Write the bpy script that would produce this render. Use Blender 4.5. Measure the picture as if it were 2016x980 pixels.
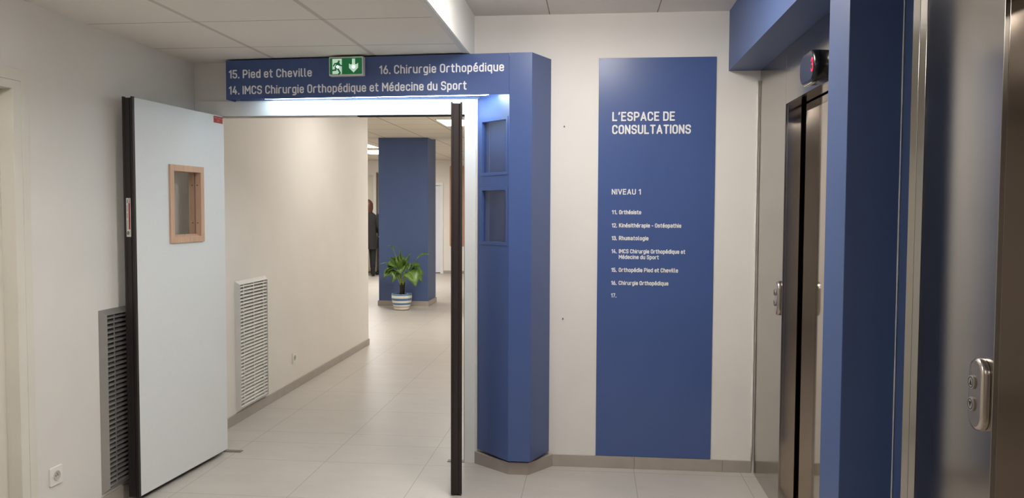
import bpy, bmesh, math, random
from mathutils import Vector, Matrix
random.seed(7)
PI = math.pi
C = bpy.context.scene.collection
for o in list(bpy.data.objects):
    bpy.data.objects.remove(o)
S = bpy.context.scene

# ------------------------------------------------------------------ camera
YAW, PITCH, ROLL = math.radians(5.777), math.radians(-2.734), math.radians(0.233)
fwd = Vector((-math.sin(YAW) * math.cos(PITCH), math.cos(YAW) * math.cos(PITCH), math.sin(PITCH)))
rt = Vector((math.cos(YAW), math.sin(YAW), 0))
up = rt.cross(fwd)
r2 = math.cos(ROLL) * rt + math.sin(ROLL) * up
u2 = -math.sin(ROLL) * rt + math.cos(ROLL) * up
cam = bpy.data.objects.new('camera', bpy.data.cameras.new('camera'))
C.objects.link(cam)
M = Matrix((r2, u2, -fwd)).transposed().to_4x4()
M.translation = Vector((0, 0, 1.5))
cam.matrix_world = M
cam.data.sensor_width = 36
cam.data.sensor_fit = 'HORIZONTAL'
cam.data.lens = 36 * 1600 / 2016
cam.data.clip_start = 0.02
S.camera = cam

# ------------------------------------------------------------------ world and exposure
w = bpy.data.worlds.new('world')
S.world = w
w.use_nodes = True
w.node_tree.nodes['Background'].inputs[0].default_value = (0.9, 0.95, 1, 1)
w.node_tree.nodes['Background'].inputs[1].default_value = 0.02
S.view_settings.view_transform = 'Standard'
S.view_settings.look = 'None'
S.view_settings.gamma = 1
S.view_settings.use_curve_mapping = False
S.view_settings.exposure = 0.12
# strength of the luminous diffusers (ceiling panels, some added as fill, in the hall, in the corridor beyond, and the strip under the sign)
E_HALL, E_LOW, E_BACK, E_LOBBY, E_STRIP, E_CORR = 24.5, 17.5, 9.5, 40.0, 30.0, 14.0
WARM = (1.0, 0.975, 0.95)
WARM_LOBBY = (1.0, 0.965, 0.925)
COOL = (0.72, 0.90, 1.0)


# ------------------------------------------------------------------ materials
def lin(c):
    return tuple((v / 255 / 12.92) if v / 255 <= 0.04045 else ((v / 255 + 0.055) / 1.055) ** 2.4 for v in c)


def nodes(name):
    m = bpy.data.materials.new(name)
    m.use_nodes = True
    nt = m.node_tree
    return m, nt, nt.nodes['Principled BSDF']


def paint(name, rgb, rough=0.5, var=0.04, scale=6.0, bump=0.0, bscale=300.0, metal=0.0, spec=0.5, stretch=None, coat=0.0):
    m, nt, p = nodes(name)
    N, L = nt.nodes, nt.links
    co = N.new('ShaderNodeTexCoord')
    src = co.outputs['Object']
    if stretch:
        mp = N.new('ShaderNodeMapping')
        mp.inputs['Scale'].default_value = stretch
        L.new(src, mp.inputs[0])
        src = mp.outputs[0]
    nz = N.new('ShaderNodeTexNoise')
    nz.inputs['Scale'].default_value = scale
    nz.inputs['Detail'].default_value = 4
    L.new(src, nz.inputs['Vector'])
    c = lin(rgb)
    ra = N.new('ShaderNodeValToRGB')
    ra.color_ramp.elements[0].position = 0.3
    ra.color_ramp.elements[1].position = 0.7
    ra.color_ramp.elements[0].color = (*[v * (1 - var) for v in c], 1)
    ra.color_ramp.elements[1].color = (*[min(1, v * (1 + var)) for v in c], 1)
    L.new(nz.outputs['Fac'], ra.inputs[0])
    L.new(ra.outputs[0], p.inputs['Base Color'])
    p.inputs['Roughness'].default_value = rough
    p.inputs['Metallic'].default_value = metal
    p.inputs['Specular IOR Level'].default_value = spec
    p.inputs['Coat Weight'].default_value = coat
    if bump:
        n2 = N.new('ShaderNodeTexNoise')
        n2.inputs['Scale'].default_value = bscale
        L.new(src, n2.inputs['Vector'])
        b = N.new('ShaderNodeBump')
        b.inputs['Strength'].default_value = bump
        b.inputs['Distance'].default_value = 0.002
        L.new(n2.outputs['Fac'], b.inputs['Height'])
        L.new(b.outputs[0], p.inputs['Normal'])
    return m


def emit(name, rgb, strength):
    m, nt, p = nodes(name)
    p.inputs['Base Color'].default_value = (*rgb, 1)
    p.inputs['Emission Color'].default_value = (*rgb, 1)
    p.inputs['Emission Strength'].default_value = strength
    p.inputs['Roughness'].default_value = 0.4
    return m


def mth(nt, op, a, b=None):
    n = nt.nodes.new('ShaderNodeMath')
    n.operation = op
    for i, v in enumerate((a, b)):
        if v is None:
            continue
        if isinstance(v, (int, float)):
            n.inputs[i].default_value = v
        else:
            nt.links.new(v, n.inputs[i])
    return n.outputs[0]


def line(nt, co, x0, p, wd):
    """1 on joints of the given width that repeat every p from x0"""
    f = mth(nt, 'FRACT', mth(nt, 'ADD', mth(nt, 'DIVIDE', mth(nt, 'SUBTRACT', co, x0), p), 100.5))
    d = mth(nt, 'MULTIPLY', mth(nt, 'ABSOLUTE', mth(nt, 'SUBTRACT', f, 0.5)), p)
    return mth(nt, 'LESS_THAN', d, wd / 2)


def one(nt, co, x0, wd):
    return mth(nt, 'LESS_THAN', mth(nt, 'ABSOLUTE', mth(nt, 'SUBTRACT', co, x0)), wd / 2)


def grid_material(name, rgb, joint, xl, yl, rough, split=None, bump=0.25, var=0.05, nscale=2.5, xjoint=None, spec=0.5):
    """tiles with joints: xl, yl = (origin, pitch, width)"""
    m, nt, p = nodes(name)
    N, L = nt.nodes, nt.links
    co = N.new('ShaderNodeTexCoord')
    sp = N.new('ShaderNodeSeparateXYZ')
    L.new(co.outputs['Object'], sp.inputs[0])
    X, Y = sp.outputs[0], sp.outputs[1]
    mx = line(nt, X, *xl)
    if split:
        near = mth(nt, 'MULTIPLY', line(nt, Y, *yl), mth(nt, 'LESS_THAN', Y, split[0]))
        far = mth(nt, 'MULTIPLY', line(nt, Y, *split[1]), mth(nt, 'GREATER_THAN', Y, split[2]))
        my = mth(nt, 'MAXIMUM', mth(nt, 'MAXIMUM', near, far), one(nt, Y, split[3], yl[2]))
    else:
        my = line(nt, Y, *yl)
    nz = N.new('ShaderNodeTexNoise')
    nz.inputs['Scale'].default_value = nscale
    nz.inputs['Detail'].default_value = 8
    nz.inputs['Roughness'].default_value = 0.65
    mp = N.new('ShaderNodeMapping')
    mp.inputs['Scale'].default_value = (1, 2.2, 1)
    mp.inputs['Rotation'].default_value = (0, 0, 0.35)
    L.new(co.outputs['Object'], mp.inputs[0])
    L.new(mp.outputs[0], nz.inputs['Vector'])
    c = lin(rgb)
    ra = N.new('ShaderNodeValToRGB')
    ra.color_ramp.elements[0].position = 0.3
    ra.color_ramp.elements[1].position = 0.7
    ra.color_ramp.elements[0].color = (*[v * (1 - var) for v in c], 1)
    ra.color_ramp.elements[1].color = (*[v * (1 + var) for v in c], 1)
    L.new(nz.outputs['Fac'], ra.inputs[0])
    mixx = N.new('ShaderNodeMix')
    mixx.data_type = 'RGBA'
    L.new(mx, mixx.inputs[0])
    L.new(ra.outputs[0], mixx.inputs[6])
    mixx.inputs[7].default_value = (*lin(xjoint or joint), 1)
    mixy = N.new('ShaderNodeMix')
    mixy.data_type = 'RGBA'
    L.new(my, mixy.inputs[0])
    L.new(mixx.outputs[2], mixy.inputs[6])
    mixy.inputs[7].default_value = (*lin(joint), 1)
    L.new(mixy.outputs[2], p.inputs['Base Color'])
    p.inputs['Roughness'].default_value = rough
    p.inputs['Specular IOR Level'].default_value = spec
    b = N.new('ShaderNodeBump')
    b.inputs['Strength'].default_value = bump
    b.inputs['Distance'].default_value = 0.003
    L.new(mth(nt, 'SUBTRACT', 1.0, mth(nt, 'MAXIMUM', mx, my)), b.inputs['Height'])
    L.new(b.outputs[0], p.inputs['Normal'])
    return m


def steel(name, rgb, rough, aniso=0.4):
    m, nt, p = nodes(name)
    N, L = nt.nodes, nt.links
    co = N.new('ShaderNodeTexCoord')
    mp = N.new('ShaderNodeMapping')
    mp.inputs['Scale'].default_value = (1, 260, 2.5)
    L.new(co.outputs['Object'], mp.inputs[0])
    nz = N.new('ShaderNodeTexNoise')
    nz.inputs['Scale'].default_value = 3
    nz.inputs['Detail'].default_value = 3
    L.new(mp.outputs[0], nz.inputs['Vector'])
    c = lin(rgb)
    ra = N.new('ShaderNodeValToRGB')
    ra.color_ramp.elements[0].color = (*[v * .93 for v in c], 1)
    ra.color_ramp.elements[1].color = (*[v * 1.07 for v in c], 1)
    L.new(nz.outputs['Fac'], ra.inputs[0])
    L.new(ra.outputs[0], p.inputs['Base Color'])
    rr = N.new('ShaderNodeMapRange')
    rr.inputs[3].default_value = rough * 0.85
    rr.inputs[4].default_value = rough * 1.15
    L.new(nz.outputs['Fac'], rr.inputs[0])
    L.new(rr.outputs[0], p.inputs['Roughness'])
    p.inputs['Metallic'].default_value = 1
    return m


def wood(name, rgb):
    m, nt, p = nodes(name)
    N, L = nt.nodes, nt.links
    co = N.new('ShaderNodeTexCoord')
    mp = N.new('ShaderNodeMapping')
    mp.inputs['Scale'].default_value = (40, 40, 3)
    L.new(co.outputs['Object'], mp.inputs[0])
    nz = N.new('ShaderNodeTexNoise')
    nz.inputs['Scale'].default_value = 1.5
    nz.inputs['Detail'].default_value = 6
    L.new(mp.outputs[0], nz.inputs['Vector'])
    c = lin(rgb)
    ra = N.new('ShaderNodeValToRGB')
    ra.color_ramp.elements[0].position = 0.3
    ra.color_ramp.elements[1].position = 0.75
    ra.color_ramp.elements[0].color = (*[v * .86 for v in c], 1)
    ra.color_ramp.elements[1].color = (*[v * 1.1 for v in c], 1)
    L.new(nz.outputs['Fac'], ra.inputs[0])
    L.new(ra.outputs[0], p.inputs['Base Color'])
    p.inputs['Roughness'].default_value = 0.45
    return m


def glass(name, tint=(1, 1, 1)):
    """flat window glass: clear with a Fresnel reflection"""
    m, nt, p = nodes(name)
    N, L = nt.nodes, nt.links
    out = N['Material Output']
    N.remove(p)
    tr = N.new('ShaderNodeBsdfTransparent')
    tr.inputs[0].default_value = (*tint, 1)
    gl = N.new('ShaderNodeBsdfGlossy')
    gl.inputs['Roughness'].default_value = 0.01
    fr = N.new('ShaderNodeFresnel')
    geo = N.new('ShaderNodeNewGeometry')
    L.new(mth(nt, 'SUBTRACT', 1.5, mth(nt, 'MULTIPLY', geo.outputs['Backfacing'], 1.5 - 1 / 1.5)), fr.inputs[0])
    mx = N.new('ShaderNodeMixShader')
    L.new(fr.outputs[0], mx.inputs[0])
    L.new(tr.outputs[0], mx.inputs[1])
    L.new(gl.outputs[0], mx.inputs[2])
    L.new(mx.outputs[0], out.inputs[0])
    return m


BLUE = (70, 91, 142)
mWALL = paint('wall_paint', (226, 222, 215), 0.55, 0.02, 3, 0.12, 250)
mWALL2 = paint('corridor_paint', (231, 226, 218), 0.6, 0.02, 3, 0.1, 250)
mTRIM = paint('white_gloss_paint', (230, 229, 224), 0.35, 0.02, 5)
mCREAM = paint('cream_lacquer', (222, 217, 204), 0.4, 0.02, 5)
mBLUE = paint('blue_satin_paint', BLUE, 0.28, 0.03, 2.5, 0.03, 200)
mBLUEW = paint('blue_wall_paint', (72, 91, 134), 0.5, 0.03, 2.5, 0.06, 220)
mBLUEDK = paint('blue_backing', (58, 74, 120), 0.25, 0.03, 2.5)
mFLOOR = grid_material('floor_tile', (186, 180, 171), (156, 150, 141), (-0.975, 0.607, 0.005), (4.64, 0.605, 0.005), 0.42,
                       (4.75, (5.24, 0.61, 0.005), 5.1, 5.0), 0.1, 0.05, 2.5)
mBASE = paint('baseboard_tile', (166, 157, 147), 0.4, 0.06, 9)
mCEIL1 = grid_material('ceiling_tile_hall', (234, 228, 221), (128, 120, 112), (-1.255, 0.61, 0.024), (4.277, 0.59, 0.005), 0.85, None, 0.5, 0.015, 60, (206, 198, 192), 0.2)
mCEIL2 = grid_material('ceiling_tile_lift', (232, 225, 218), (150, 142, 136), (-0.265, 0.61, 0.006), (4.12, 1.2, 0.004), 0.85, None, 0.3, 0.015, 60, None, 0.2)
mCEIL3 = grid_material('ceiling_tile_lobby', (222, 213, 198), (150, 140, 126), (-2.62, 0.61, 0.014), (9.88, 0.62, 0.014), 0.85, None, 0.3, 0.015, 60, None, 0.2)
mALU = paint('aluminium', (176, 173, 168), 0.42, 0.03, 12, metal=0.75)
mALUW = paint('pale_aluminium', (214, 210, 204), 0.4, 0.02, 12)
mSLAT = paint('white_slat', (240, 237, 231), 0.4, 0.02, 12)
mSTEEL = steel('brushed_steel', (172, 167, 160), 0.15)
mSTEELD = steel('brushed_steel_dark', (192, 182, 172), 0.10)
mSTEELDOOR = steel('elevator_door_steel', (200, 190, 180), 0.06)
mSTEELP = steel('plate_steel', (196, 184, 172), 0.26)
mDARK = paint('dark_brown_edge', (40, 31, 29), 0.5, 0.08, 8, 0.05)
mBLACK = paint('black_plastic', (16, 16, 18), 0.22, 0.05, 8)
mMATBLK = paint('matt_black', (14, 13, 13), 0.8, 0.05, 8)
mDUCT = paint('dark_duct', (44, 36, 32), 0.8, 0.1, 8)
mLEAF = paint('leaf_laminate', (226, 228, 227), 0.4, 0.012, 60, 0.05, 200)
mBEECH = wood('beech_wood', (206, 168, 140))
mBOARD = wood('board_wood', (190, 142, 112))
mGLASS = glass('clear_glass')
mWHITEP = paint('white_plastic', (234, 230, 222), 0.35, 0.01, 10)
mLETTER = paint('white_letters', (236, 234, 230), 0.4, 0.01, 10)
mSILVERL = paint('silver_letters', (247, 247, 250), 0.4, 0.01, 10)
mRED = paint('red_label', (168, 40, 38), 0.4, 0.03, 10)
mCRIMSON = paint('crimson_print', (160, 26, 40), 0.4, 0.03, 10)
mPAPER = paint('white_label', (222, 218, 212), 0.45, 0.01, 10)
mINK = paint('black_ink', (26, 24, 24), 0.5, 0.02, 10)
mGREYINK = paint('grey_ink', (150, 146, 142), 0.5, 0.02, 10)
mPINKINK = paint('pale_red_ink', (222, 150, 146), 0.5, 0.02, 10)
mCAULK = paint('caulk', (222, 216, 206), 0.6, 0.05, 30, 0.4, 60)
mGREYCAULK = paint('grey_caulk', (205, 203, 202), 0.5, 0.12, 30, 0.4, 60)
mHALL = emit('hall_diffuser', WARM, E_HALL)
mLOW = emit('low_fill_diffuser', WARM, E_LOW)
mBACK = emit('back_diffuser', WARM, E_BACK)
mLOBBY = emit('lobby_diffuser', WARM_LOBBY, E_LOBBY)
mCORR = emit('corridor_diffuser', WARM_LOBBY, E_CORR)
mSTRIP = emit('strip_diffuser', COOL, E_STRIP)
mGREEN = emit('exit_green', lin((10, 92, 50)), 0.55)
mEXITW = emit('exit_white', lin((190, 214, 196)), 0.55)
mLED = emit('exit_led', (0.45, 1.0, 0.75), 9.0)
mREDLED = emit('red_led', (0.6, 0.02, 0.06), 0.7)
mLEAFG = paint('plant_leaf', (88, 122, 46), 0.38, 0.6, 9)
mLEAFV = paint('plant_vein', (158, 180, 96), 0.4, 0.1, 14)
mSTEM = paint('plant_stem', (74, 78, 40), 0.6, 0.3, 30)
mTRUNK = paint('plant_trunk', (66, 56, 38), 0.8, 0.3, 40, 0.4, 80)
mSOIL = paint('soil', (40, 30, 24), 0.9, 0.3, 60, 0.6, 90)
mPOTW = paint('pot_white', (232, 226, 212), 0.3, 0.02, 10)
mPOTB = paint('pot_blue', (70, 120, 165), 0.3, 0.05, 10)
mPOTN = paint('pot_navy', (40, 70, 100), 0.3, 0.05, 10)
mPOTT = paint('pot_tan', (120, 100, 80), 0.4, 0.05, 10)
mCOAT = paint('coat_wool', (30, 29, 29), 0.9, 0.25, 60, 0.3, 120)
mHAIRB = paint('hair_brown', (74, 42, 30), 0.5, 0.3, 50, 0.4, 90)
mHAIRD = paint('hair_dark', (30, 26, 28), 0.5, 0.3, 50, 0.4, 90)
mSKIN = paint('skin', (214, 166, 140), 0.5, 0.05, 20)
mTROUS = paint('black_trousers', (22, 22, 28), 0.85, 0.2, 60)
mBOOT = paint('black_boots', (16, 15, 16), 0.4, 0.1, 40)


# ------------------------------------------------------------------ mesh helpers
def BM():
    return bmesh.new()


def box(bm, x0, x1, y0, y1, z0, z1, mi=0):
    vs = [bm.verts.new((x, y, z)) for x in (x0, x1) for y in (y0, y1) for z in (z0, z1)]
    for q in ((0, 1, 3, 2), (4, 6, 7, 5), (0, 4, 5, 1), (2, 3, 7, 6), (0, 2, 6, 4), (1, 5, 7, 3)):
        f = bm.faces.new([vs[i] for i in q])
        f.material_index = mi
    return vs


def prism(bm, poly, z0, z1, mi=0, fn=None):
    fn = fn or (lambda a, b, c: (a, b, c))
    a = [bm.verts.new(fn(x, y, z0)) for x, y in poly]
    b = [bm.verts.new(fn(x, y, z1)) for x, y in poly]
    n = len(poly)
    fs = [bm.faces.new(a[::-1]), bm.faces.new(b)]
    for i in range(n):
        fs.append(bm.faces.new((a[i], a[(i + 1) % n], b[(i + 1) % n], b[i])))
    for f in fs:
        f.material_index = mi
    return fs


def lathe(bm, prof, seg=32, cx=0, cy=0, cz=0, smooth=True, mis=None):
    rings = []
    for r, z in prof:
        if r < 1e-6:
            rings.append([bm.verts.new((cx, cy, cz + z))])
        else:
            rings.append([bm.verts.new((cx + r * math.cos(2 * PI * k / seg), cy + r * math.sin(2 * PI * k / seg), cz + z)) for k in range(seg)])
    for i in range(len(rings) - 1):
        A, B = rings[i], rings[i + 1]
        for k in range(seg):
            k2 = (k + 1) % seg
            if len(A) == 1 and len(B) == 1:
                continue
            if len(A) == 1:
                f = bm.faces.new((A[0], B[k2], B[k]))
            elif len(B) == 1:
                f = bm.faces.new((A[k], A[k2], B[0]))
            else:
                f = bm.faces.new((A[k], A[k2], B[k2], B[k]))
            f.smooth = smooth
            f.material_index = mis[i] if mis else 0
    return rings


def tube(bm, pts, rad, seg=8, mi=0):
    pts = [Vector(p) for p in pts]
    rads = rad if isinstance(rad, (list, tuple)) else [rad] * len(pts)
    rings = []
    for i, p in enumerate(pts):
        t = (pts[min(i + 1, len(pts) - 1)] - pts[max(i - 1, 0)]).normalized()
        a = t.cross(Vector((1, 0, 0)) if abs(t.z) > 0.95 else Vector((0, 0, 1)))
        if a.length < 1e-3:
            a = t.cross(Vector((0, 1, 0)))
        a.normalize()
        b = t.cross(a)
        rings.append([bm.verts.new(p + rads[i] * (math.cos(2 * PI * k / seg) * a + math.sin(2 * PI * k / seg) * b)) for k in range(seg)])
    for A, B in zip(rings, rings[1:]):
        for k in range(seg):
            f = bm.faces.new((A[k], A[(k + 1) % seg], B[(k + 1) % seg], B[k]))
            f.smooth = True
            f.material_index = mi
    for R in (rings[0][::-1], rings[-1]):
        f = bm.faces.new(R)
        f.material_index = mi


def disc(bm, cx, cz, r, y0, y1, seg=20, mi=0, fn=None):
    prism(bm, [(cx + r * math.cos(2 * PI * k / seg), cz + r * math.sin(2 * PI * k / seg)) for k in range(seg)], y0, y1, mi,
          fn or (lambda a, b, c: (a, c, b)))


def obj(name, bm, mats, parent=None, bevel=0.0, bseg=2, loc=None):
    bmesh.ops.recalc_face_normals(bm, faces=bm.faces)
    me = bpy.data.meshes.new(name)
    bm.to_mesh(me)
    bm.free()
    for m in (mats if isinstance(mats, (list, tuple)) else [mats]):
        me.materials.append(m)
    o = bpy.data.objects.new(name, me)
    C.objects.link(o)
    if parent:
        o.parent = parent
    if loc:
        o.location = loc
    if bevel:
        md = o.modifiers.new('bevel', 'BEVEL')
        md.width = bevel
        md.segments = bseg
        md.limit_method = 'ANGLE'
    return o


def tag(o, label, cat, group=None, kind=None):
    o['label'] = label
    o['category'] = cat
    if group:
        o['group'] = group
    if kind:
        o['kind'] = kind
    return o


def thing(name, label, cat, loc=(0, 0, 0), rz=0.0, group=None, kind=None):
    o = bpy.data.objects.new(name, None)
    C.objects.link(o)
    o.location = loc
    o.rotation_euler = (0, 0, rz)
    o.empty_display_size = 0.1
    return tag(o, label, cat, group, kind)


def copy_tree(o, parent=None):
    c = o.copy()
    C.objects.link(c)
    c.parent = parent
    for ch in list(o.children):
        copy_tree(ch, c)
    return c


def struct(name, bm, m, label, cat, bevel=0.0):
    return tag(obj(name, bm, m, None, bevel), label, cat, None, 'structure')


# ------------------------------------------------------------------ lettering: rounded single-stroke letters built as raised shapes
R_ = 0.24


def rounded(pts, closed=False):
    """polyline with arcs at the corners that carry a radius (third value)"""
    out = []
    n = len(pts)
    for i, p in enumerate(pts):
        r = p[2] if len(p) > 2 else 0
        v = Vector(p[:2])
        if r <= 0 or (not closed and i in (0, n - 1)):
            out.append(v)
            continue
        a, b = Vector(pts[i - 1][:2]), Vector(pts[(i + 1) % n][:2])
        da, db = (a - v), (b - v)
        ang = da.angle(db)
        t = min(r / math.tan(ang / 2), da.length * 0.5 if len(pts[i - 1]) > 2 else da.length, db.length * 0.5 if len(pts[(i + 1) % n]) > 2 else db.length)
        p0, p1 = v + da.normalized() * t, v + db.normalized() * t
        for k in range(6):
            s = k / 5
            out.append((1 - s) ** 2 * p0 + 2 * s * (1 - s) * (v * 0.86 + (p0 + p1) / 2 * 0.14) + s * s * p1)
    if closed:
        out.append(out[0].copy())
    return out


def rr(x0, y0, x1, y1, r=R_):
    return ('c', [(x0, y0, r), (x1, y0, r), (x1, y1, r), (x0, y1, r)])


W_ = 0.5
w_ = 0.43
q_ = 0.21
X_ = 0.72
E_STROKE = [[(0, .37), (w_, .37)], [(w_, .37), (w_, X_, q_), (0, X_, q_), (0, 0, q_), (w_ * .95, 0, q_), (w_ * .98, .13)]]
GLYPH = {
    'O': (W_, [rr(0, 0, W_, 1)]),
    'C': (W_, [[(W_, .76), (W_, 1, R_), (0, 1, R_), (0, 0, R_), (W_, 0, R_), (W_, .24)]]),
    'S': (W_, [[(W_, .8), (W_, 1, R_), (0, 1, R_), (0, .56, .2), (W_, .46, .2), (W_, 0, R_), (0, 0, R_), (0, .2)]]),
    'D': (W_, [[(0, .5), (0, 1), (W_, 1, R_), (W_, 0, R_), (0, 0), (0, .5)]]),
    'E': (.44, [[(.44, 1), (0, 1), (0, 0), (.44, 0)], [(0, .52), (.38, .52)]]),
    'L': (.42, [[(0, 1), (0, 0), (.42, 0)]]),
    'P': (W_, [[(0, 0), (0, 1)], [(0, 1), (W_, 1, R_), (W_, .44, R_), (0, .44)]]),
    'R': (W_, [[(0, 0), (0, 1)], [(0, 1), (W_, 1, R_), (W_, .46, R_), (0, .46)], [(.26, .46), (W_, 0)]]),
    'A': (.56, [[(0, 0), (.28, 1), (.56, 0)], [(.09, .28), (.47, .28)]]),
    'N': (W_, [[(0, 0), (0, 1), (W_, 0), (W_, 1)]]),
    'U': (W_, [[(0, 1), (0, 0, R_), (W_, 0, R_), (W_, 1)]]),
    'T': (.5, [[(0, 1), (.5, 1)], [(.25, 1), (.25, 0)]]),
    'I': (0, [[(0, 0), (0, 1)]]),
    'M': (.66, [[(0, 0), (0, 1), (.33, .38), (.66, 1), (.66, 0)]]),
    'V': (.54, [[(0, 1), (.27, 0), (.54, 1)]]),
    'K': (W_, [[(0, 0), (0, 1)], [(.48, 1), (0, .42)], [(.17, .62), (W_, 0)]]),
    'F': (.42, [[(.42, 1), (0, 1), (0, 0)], [(0, .5), (.36, .5)]]),
    '1': (.22, [[(0, .8), (.22, 1), (.22, 0)]]),
    '2': (.46, [[(0, .78), (0, 1, R_), (.46, 1, R_), (.46, .62, .12), (0, 0), (.46, 0)]]),
    '3': (.46, [[(0, .8), (0, 1, R_), (.46, 1, R_), (.46, .54, .2), (.16, .54)], [(.16, .54), (.48, .54, .22), (.48, 0, R_), (0, 0, R_), (0, .2)]]),
    '4': (.5, [[(.28, 1), (0, .26), (.5, .26)], [(.36, .52), (.36, 0)]]),
    '5': (.46, [[(.44, 1), (.03, 1), (0, .54), (.46, .62, .22), (.46, 0, R_), (0, 0, R_), (0, .2)]]),
    '6': (.46, [rr(0, 0, .46, .58, .22), [(0.01, .36), (.3, 1)]]),
    '7': (.46, [[(0, 1), (.46, 1), (.15, 0)]]),
    '.': (0, [[(0, 0), (0, .015)]]),
    "'": (.06, [[(.06, 1), (0, .8)]]),
    '-': (.3, [[(0, .4), (.3, .4)]]),
    'a': (w_, [[(.03, X_), (w_, X_, q_), (w_, 0)], [(w_, .42), (0, .42, .18), (0, 0, .18), (w_, 0)]]),
    'c': (w_, [[(w_, .56), (w_, X_, q_), (0, X_, q_), (0, 0, q_), (w_, 0, q_), (w_, .16)]]),
    'd': (w_, [rr(0, 0, w_, X_, q_), [(w_, 0), (w_, 1)]]),
    'e': (w_, E_STROKE),
    'é': (w_, E_STROKE + [[(.15, .9), (.33, 1.06)]]),
    'g': (w_, [rr(0, 0, w_, X_, q_), [(w_, X_), (w_, -.28, q_), (.04, -.28)]]),
    'h': (w_, [[(0, 0), (0, 1)], [(0, X_), (w_, X_, q_), (w_, 0)]]),
    'i': (0, [[(0, 0), (0, X_)], [(0, .97), (0, .99)]]),
    'l': (.14, [[(0, 1), (0, 0, .13), (.14, 0)]]),
    'm': (.62, [[(0, 0), (0, X_)], [(0, X_), (.31, X_, .15), (.31, 0)], [(.31, X_), (.62, X_, .15), (.62, 0)]]),
    'n': (w_, [[(0, 0), (0, X_)], [(0, X_), (w_, X_, q_), (w_, 0)]]),
    'o': (w_, [rr(0, 0, w_, X_, q_)]),
    'p': (w_, [rr(0, 0, w_, X_, q_), [(0, X_), (0, -.28)]]),
    'q': (w_, [rr(0, 0, w_, X_, q_), [(w_, X_), (w_, -.28)]]),
    'r': (.3, [[(0, 0), (0, X_, .2), (.3, X_)]]),
    's': (.4, [[(.4, .58), (.38, X_, .17), (0, X_, .17), (0, .38, .14), (.4, .34, .14), (.4, 0, .17), (0, 0, .17), (0, .12)]]),
    't': (.3, [[(.1, .96), (.1, 0, .14), (.3, 0)], [(-.02, X_), (.3, X_)]]),
    'u': (w_, [[(0, X_), (0, 0, q_), (w_, 0)], [(w_, X_), (w_, 0)]]),
    'v': (.44, [[(0, X_), (.22, 0), (.44, X_)]]),
}


def stroke(bm, pts, hw, d0, d1, fn, mi=0):
    """flat stroke with round ends: pts in the writing plane, raised from d0 to d1; fn maps (a, b, depth) to 3D"""
    P = [pts[0]]
    for p in pts[1:]:
        if (p - P[-1]).length > 1e-5:
            P.append(p)
    n = len(P)
    Ls, Rs = [], []
    for i in range(n):
        d0_ = (P[i] - P[i - 1]).normalized() if i else None
        d1_ = (P[i + 1] - P[i]).normalized() if i < n - 1 else None
        if d0_ is None and d1_ is None:
            d0_ = d1_ = Vector((0, 1))
        d0_ = d0_ or d1_
        d1_ = d1_ or d0_
        n0, n1 = Vector((-d0_.y, d0_.x)), Vector((-d1_.y, d1_.x))
        m = n0 + n1
        if m.length < 1e-3:
            m = n0
        m.normalize()
        k = min(1 / max(m.dot(n0), 0.35), 1.9)
        Ls.append(P[i] + m * hw * k)
        Rs.append(P[i] - m * hw * k)

    def quad(a, b, c, d):
        f = bm.faces.new([bm.verts.new(v) for v in (a, b, c, d)])
        f.material_index = mi
    for i in range(n - 1):
        A, B, Cc, D = Ls[i], Ls[i + 1], Rs[i + 1], Rs[i]
        quad(fn(A.x, A.y, d1), fn(B.x, B.y, d1), fn(Cc.x, Cc.y, d1), fn(D.x, D.y, d1))
        quad(fn(A.x, A.y, d0), fn(B.x, B.y, d0), fn(B.x, B.y, d1), fn(A.x, A.y, d1))
        quad(fn(D.x, D.y, d0), fn(D.x, D.y, d1), fn(Cc.x, Cc.y, d1), fn(Cc.x, Cc.y, d0))
    if (P[0] - P[-1]).length < 1e-4 and n > 3:
        return
    for e, dr in ((P[0], P[0] - P[1]), (P[-1], P[-1] - P[-2])):
        a0 = math.atan2(dr.y, dr.x) - PI / 2
        ring = [(e.x + hw * math.cos(a0 + PI * k / 8), e.y + hw * math.sin(a0 + PI * k / 8)) for k in range(9)]
        f = bm.faces.new([bm.verts.new(fn(x, y, d1)) for x, y in ring])
        f.material_index = mi
        for a, b in zip(ring, ring[1:]):
            quad(fn(*a, d0), fn(*b, d0), fn(*b, d1), fn(*a, d1))


def split_sharp(P):
    """cut a polyline at hairpin corners so each limb ends round"""
    out, cur = [], [P[0]]
    for i in range(1, len(P)):
        cur.append(P[i])
        if i < len(P) - 1:
            a, b = P[i] - P[i - 1], P[i + 1] - P[i]
            if a.length > 1e-6 and b.length > 1e-6 and a.normalized().dot(b.normalized()) < -0.15:
                out.append(cur)
                cur = [P[i]]
    out.append(cur)
    return out


def text_width(s, gap):
    x = 0
    for ch in s:
        x += (0.34 if ch == ' ' else GLYPH[ch][0] + gap)
    return x - gap


def write(bm, s, x0, x1, base, cap, depth, fn, sw=0.155, gap=0.3, d0=0.0, mi=0):
    """s set between x0 and x1 on the baseline, capitals `cap` high"""
    k = cap * (1 - sw)
    hw = cap * sw / 2
    kx = (x1 - x0 - 2 * hw) / max(text_width(s, gap), 1e-6) if x1 else k
    x = x0 + hw
    n_st = 0
    for ch in s:
        if ch == ' ':
            x += 0.34 * kx
            continue
        wd, strokes = GLYPH[ch]
        for st in strokes:
            pts = rounded(st[1], True) if isinstance(st, tuple) else rounded(st)
            for part in split_sharp([Vector((x + p.x * kx, base + hw + p.y * k)) for p in pts]):
                stroke(bm, part, hw * (1.3 if ch == '.' else 1), d0, depth + 0.00012 * (n_st % 5), fn, mi)
                n_st += 1
        x += (wd + gap) * kx


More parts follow.
